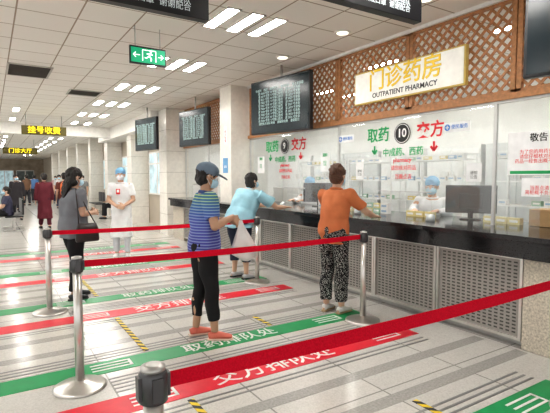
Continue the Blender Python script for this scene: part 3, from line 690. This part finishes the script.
human('person in striped polo shirt and cap holding a plastic bag',(1.665,3.85),-12,1.63,lean=3,
  arms=[A((.06,.21,1.08),(.25,.07,1.10),(.8,-.5,-.2),(0,-1,-.3),.9),A((.05,-.225,1.07),(.235,-.14,1.145),(.72,.1,-.65),(-.3,.8,-.4),1.0)],
  feet=[(-.07,.09,.1),(.07,-.10,-.25)],head=(0,14),sk=skin2,top=dict(m=stripes,sleeve='short',hem=-.09,cm=M('navy collar',(.05,.09,.25),.8)),bottom=dict(m=blk,len=.72,o=.008),
  shoe=(M('coral shoe',(.66,.17,.12),.6),M('pale sole',(.75,.6,.5),.6)),hair='short',cap=M('grey blue cap cloth',(.15,.20,.26),.8),mask=maskm,wide=1.08)
patt=bpy.data.materials.new('patterned cloth'); patt.use_nodes=True; nt=patt.node_tree; b=nt.nodes['Principled BSDF']; b.inputs['Roughness'].default_value=.85
tc=nt.nodes.new('ShaderNodeTexCoord'); vo=nt.nodes.new('ShaderNodeTexVoronoi'); vo.inputs['Scale'].default_value=85; rp=nt.nodes.new('ShaderNodeValToRGB'); rp.color_ramp.interpolation='CONSTANT'
rp.color_ramp.elements[0].color=(.58,.58,.54,1); rp.color_ramp.elements[1].color=(.012,.012,.014,1); rp.color_ramp.elements[1].position=.34
nt.links.new(tc.outputs['Object'],vo.inputs['Vector']); nt.links.new(vo.outputs['Distance'],rp.inputs[0]); nt.links.new(rp.outputs[0],b.inputs['Base Color'])
human('person in orange T-shirt and patterned trousers leaning on the counter',(3.22,3.84),16,1.64,lean=6,
  arms=[A((.24,.27,1.14),(.49,.20,1.06),(1,-.1,-.15),(0,0,-1),.25),A((.22,-.28,1.12),(.48,-.22,1.065),(1,.1,-.15),(0,0,-1),.25)],
  feet=[(-.02,.09,.1),(.0,-.10,-.1)],head=(8,8),top=dict(m=M('orange cloth',(.56,.18,.07),.85),sleeve='short',hem=-.11),bottom=dict(m=patt,len=.86,o=.012,flare=.012),
  shoe=(shoew,M('tan sole',(.45,.33,.2),.7)),hair='tied',hairm=hairb,wide=1.0)
human('stocky person in pale blue T-shirt leaning over the counter',(3.18,5.92),8,1.62,lean=25,
  arms=[A((.44,.31,1.07),(.66,.18,1.05),(1,-.3,0),(0,0,-1),.3),A((.40,-.33,1.06),(.64,-.25,1.05),(1,.3,0),(0,0,-1),.3)],
  feet=[(-.07,.12,.1),(-.03,-.13,-.2)],head=(-5,2),top=dict(m=M('pale blue cloth',(.32,.56,.66),.85),sleeve='short',hem=-.11,o=.024),bottom=dict(m=navy,len=.55,o=.014,flare=.01),
  shoe=(M('light shoe',(.5,.5,.52),.6),soleK),hair='bob',wide=1.36)
human('person in loose grey top and black trousers carrying dark handbag',(.86,6.0),10,1.62,lean=2,
  arms=[A((.04,.22,1.07),(.23,.08,1.06),(.8,-.6,.1),(0,-1,-.2),.8),A((.04,-.215,1.07),(.21,-.10,1.07),(.7,.7,.1),(-.3,.6,-.2),.8)],
  feet=[(.05,.09,.1),(-.05,-.09,-.1)],head=(5,8),top=dict(m=M('grey cloth',(.17,.18,.20),.85),sleeve='short',hem=-.118,o=.034),bottom=dict(m=blk,len=.9,o=.012),
  shoe=(M('dark shoe',(.04,.04,.045),.6),soleK),hair='tail',vox=.007,wide=1.12)
coat=M('white coat cloth',(.80,.81,.82),.8)
human('medical worker in white coat, blue cap and mask, hands clasped',(2.08,8.69),-108,1.68,
  arms=[A((.03,.225,1.09),(.19,.06,.99),(.4,-.9,-.1),(-1,0,0),.7),A((.03,-.225,1.09),(.20,-.05,.97),(.4,.9,-.1),(-1,0,0),.7)],
  top=dict(m=coat,sleeve='short',hem=-.52,name='coat',fl=.6),bottom=dict(m=M('white trousers',(.62,.63,.66),.8),len=.95,o=.008),shoe=(shoew,shoew),hair='short',cap='surgical',vox=.0085,mask=maskw,wide=.95)
bm=bmesh.new(); box(bm,(0,0,0),(.07,.012,.10)); box(bm,(0,-.008,.01),(.04,.006,.05),1)
out(bm,'name_badge',[rtxt,wtxt],loc=(1.995,8.555,1.25),rot=(0,0,-.3),label='red and white badge on the white coat',cat='badge')
stm=dict(m=coat,sleeve='long',hem=-.2,name='coat')
def stool(x,y):
    e=empty('stool',(x,y,0),label='round stool behind the counter',cat='stool',group='staff stools')
    bm=bmesh.new(); tube(bm,[(0,0,.52),(0,0,.57)],[.17,.17],seg=24); out(bm,'seat',black,e)
    bm=bmesh.new(); tube(bm,[(0,0,.03),(0,0,.52)],[.025,.025],seg=12); tube(bm,[(0,0,0),(0,0,.03)],[.2,.18],seg=24); out(bm,'base',steel,e)
for x,y,hd,l in((5.12,4.02,205,'pharmacy worker in white coat and mask seated behind glass'),(5.35,7.05,190,'seated pharmacy worker in white behind the glass partition')):
    human(l,(x,y),hd,1.70,lean=8,sit=.74,arms=[A((.2,.24,1.04),(.40,.14,1.08),(1,-.2,0),(0,0,-1)),A((.2,-.24,1.04),(.40,-.14,1.08),(1,.2,0),(0,0,-1))],top=stm,bottom=dict(m=coat,o=.012),shoe=(shoew,shoew),cap='surgical',vox=.010,head=(0,8),wide=1.1)
    stool(x,y)
F=[('person in long dark red robe walking down the hall',(1.36,14.9),100,1.64,(.13,.018,.03),(.10,.015,.03),-.6),
 ('person in a dark top carrying an orange backpack',(1.95,15.2),95,1.66,(.16,.05,.04),(.05,.05,.07),-.07),
 ('person in a pale top and dark trousers in the hall',(1.0,24),80,1.65,(.5,.5,.5),(.04,.04,.06),-.07),
 ('person in a white top standing in the far hall',(2.9,24.5),-90,1.66,(.65,.65,.66),(.06,.07,.12),-.07),
 ('person in a blue top walking in the far hall',(2.3,31),90,1.7,(.1,.2,.4),(.04,.04,.05),-.07),
 ('person in grey clothes standing by the corridor',(3.4,21.0),-120,1.62,(.25,.25,.25),(.05,.05,.05),-.07),
 ('person in dark coat standing beyond the waiting bench',(.8,18.5),-80,1.63,(.04,.035,.04),(.03,.03,.04),-.35),
 ('person in brown top standing in the far hall',(1.7,28.0),120,1.68,(.18,.10,.06),(.04,.04,.05),-.07),
 ('person in pale pink top walking in the far hall',(3.3,29.5),-100,1.62,(.55,.35,.35),(.05,.05,.08),-.07)]
for i,(l,p,hd,H,c1,c2,hm) in enumerate(F):
    human(l,p,hd,H,top=dict(m=M('far top %d'%i,c1,.85),sleeve='long' if hm<-.2 else 'short',hem=hm),bottom=dict(m=M('far trousers %d'%i,c2,.85)),shoe=(black,soleK),vox=.016,feet=[(.1,.09,0),(-.1,-.09,0)],mask=maskm)
for i,(x,y,hd,c,l) in enumerate(((.40,15.2,180,(.02,.02,.025),'seated person in black clothes on the waiting bench'),(.40,14.65,180,(.05,.05,.09),'seated person in dark navy clothes on the waiting bench'),(3.85,16.9,180,(.1,.12,.2),'seated person in blue grey on the waiting bench'))):
    human(l,(x,y),hd,1.6,sit=.52,arms=[A((.12,.22,.70),(.32,.1,.64),(1,-.3,0),(0,0,-1)),A((.12,-.22,.70),(.32,-.1,.64),(1,.3,0),(0,0,-1))],top=dict(m=M('seat top %d'%i,c,.85)),bottom=dict(m=blk),shoe=(black,soleK),vox=.016,mask=maskm)
# ---------- carried things
e=empty('plastic_bag',(1.930,3.640,-.055),label='translucent white plastic bag hanging from a hand',cat='bag')
pb=M('translucent bag film',(.82,.80,.78),.35); pb.node_tree.nodes['Principled BSDF'].inputs['Alpha'].default_value=.82
bm=bmesh.new(); tube(bm,[(0,0,1.165),(0,0,1.11),(.02,-.01,1.0),(.03,-.015,.92),(.03,-.015,.84),(.02,-.01,.80)],[(.014,.014),(.035,.028),(.085,.055),(.115,.07),(.105,.065),(.05,.035)],lat=(.844,-.536,0),seg=26)
for v in bm.verts:
    v.co+=V((noise.noise(v.co*25),noise.noise(v.co*25+V((9,0,0))),0))*.03
out(bm,'bag_film',pb,e)
bm=bmesh.new(); box(bm,(.03,-.015,.885),(.09,.035,.07),0,Matrix.Rotation(-.5,3,'Z')); out(bm,'medicine_carton',bcols[0],e)
bm=bmesh.new(); box(bm,(.03,-.015,.955),(.06,.03,.06),0,Matrix.Rotation(-.4,3,'Z')); out(bm,'medicine_carton',bcols[4],e)
e=empty('handbag',(.97,5.735,0),.2,label='dark brown leather shoulder bag resting against a hip',cat='bag')
lth=M('dark leather',(.035,.025,.025),.4)
bm=bmesh.new(); tube(bm,[(0,0,.74),(0,0,.76),(0,0,.90),(0,0,.96)],[(.13,.04),(.14,.045),(.13,.035),(.11,.018)],lat=(1,0,0),seg=20,power=.6); out(bm,'bag_body',lth,e)
bm=bmesh.new(); tube(bm,[(-.1,0,.95),(-.10,.01,1.10),(-.10,.05,1.30),(-.09,.10,1.375),(-.06,.06,1.31),(.02,.0,1.10),(.1,0,.95)],[.007]*7,seg=8); out(bm,'strap',lth,e)
e=empty('backpack',(1.95,14.98,0),0,label='orange red backpack worn on a back',cat='backpack')
bm=bmesh.new(); tube(bm,[(0,0,.98),(0,0,1.02),(0,0,1.3),(0,0,1.4)],[(.12,.07),(.16,.09),(.15,.08),(.08,.04)],lat=(1,0,0),seg=18,power=.7); out(bm,'pack',M('orange nylon',(.75,.18,.05),.6),e)
# ------------------------------------------------------------ world & camera
w=bpy.data.worlds.new('w'); SC.world=w; w.use_nodes=True
bg=w.node_tree.nodes['Background']; bg.inputs[0].default_value=(1,.99,.97,1); bg.inputs[1].default_value=1.2
cam=bpy.data.cameras.new('camera'); cam.lens=449/550*36; cam.sensor_width=36; cam.clip_end=200
co=bpy.data.objects.new('camera',cam); COL.objects.link(co); co.location=(0,0,1.5); co.rotation_euler=(math.radians(90-3.63),0,math.radians(-32.4)); SC.camera=co
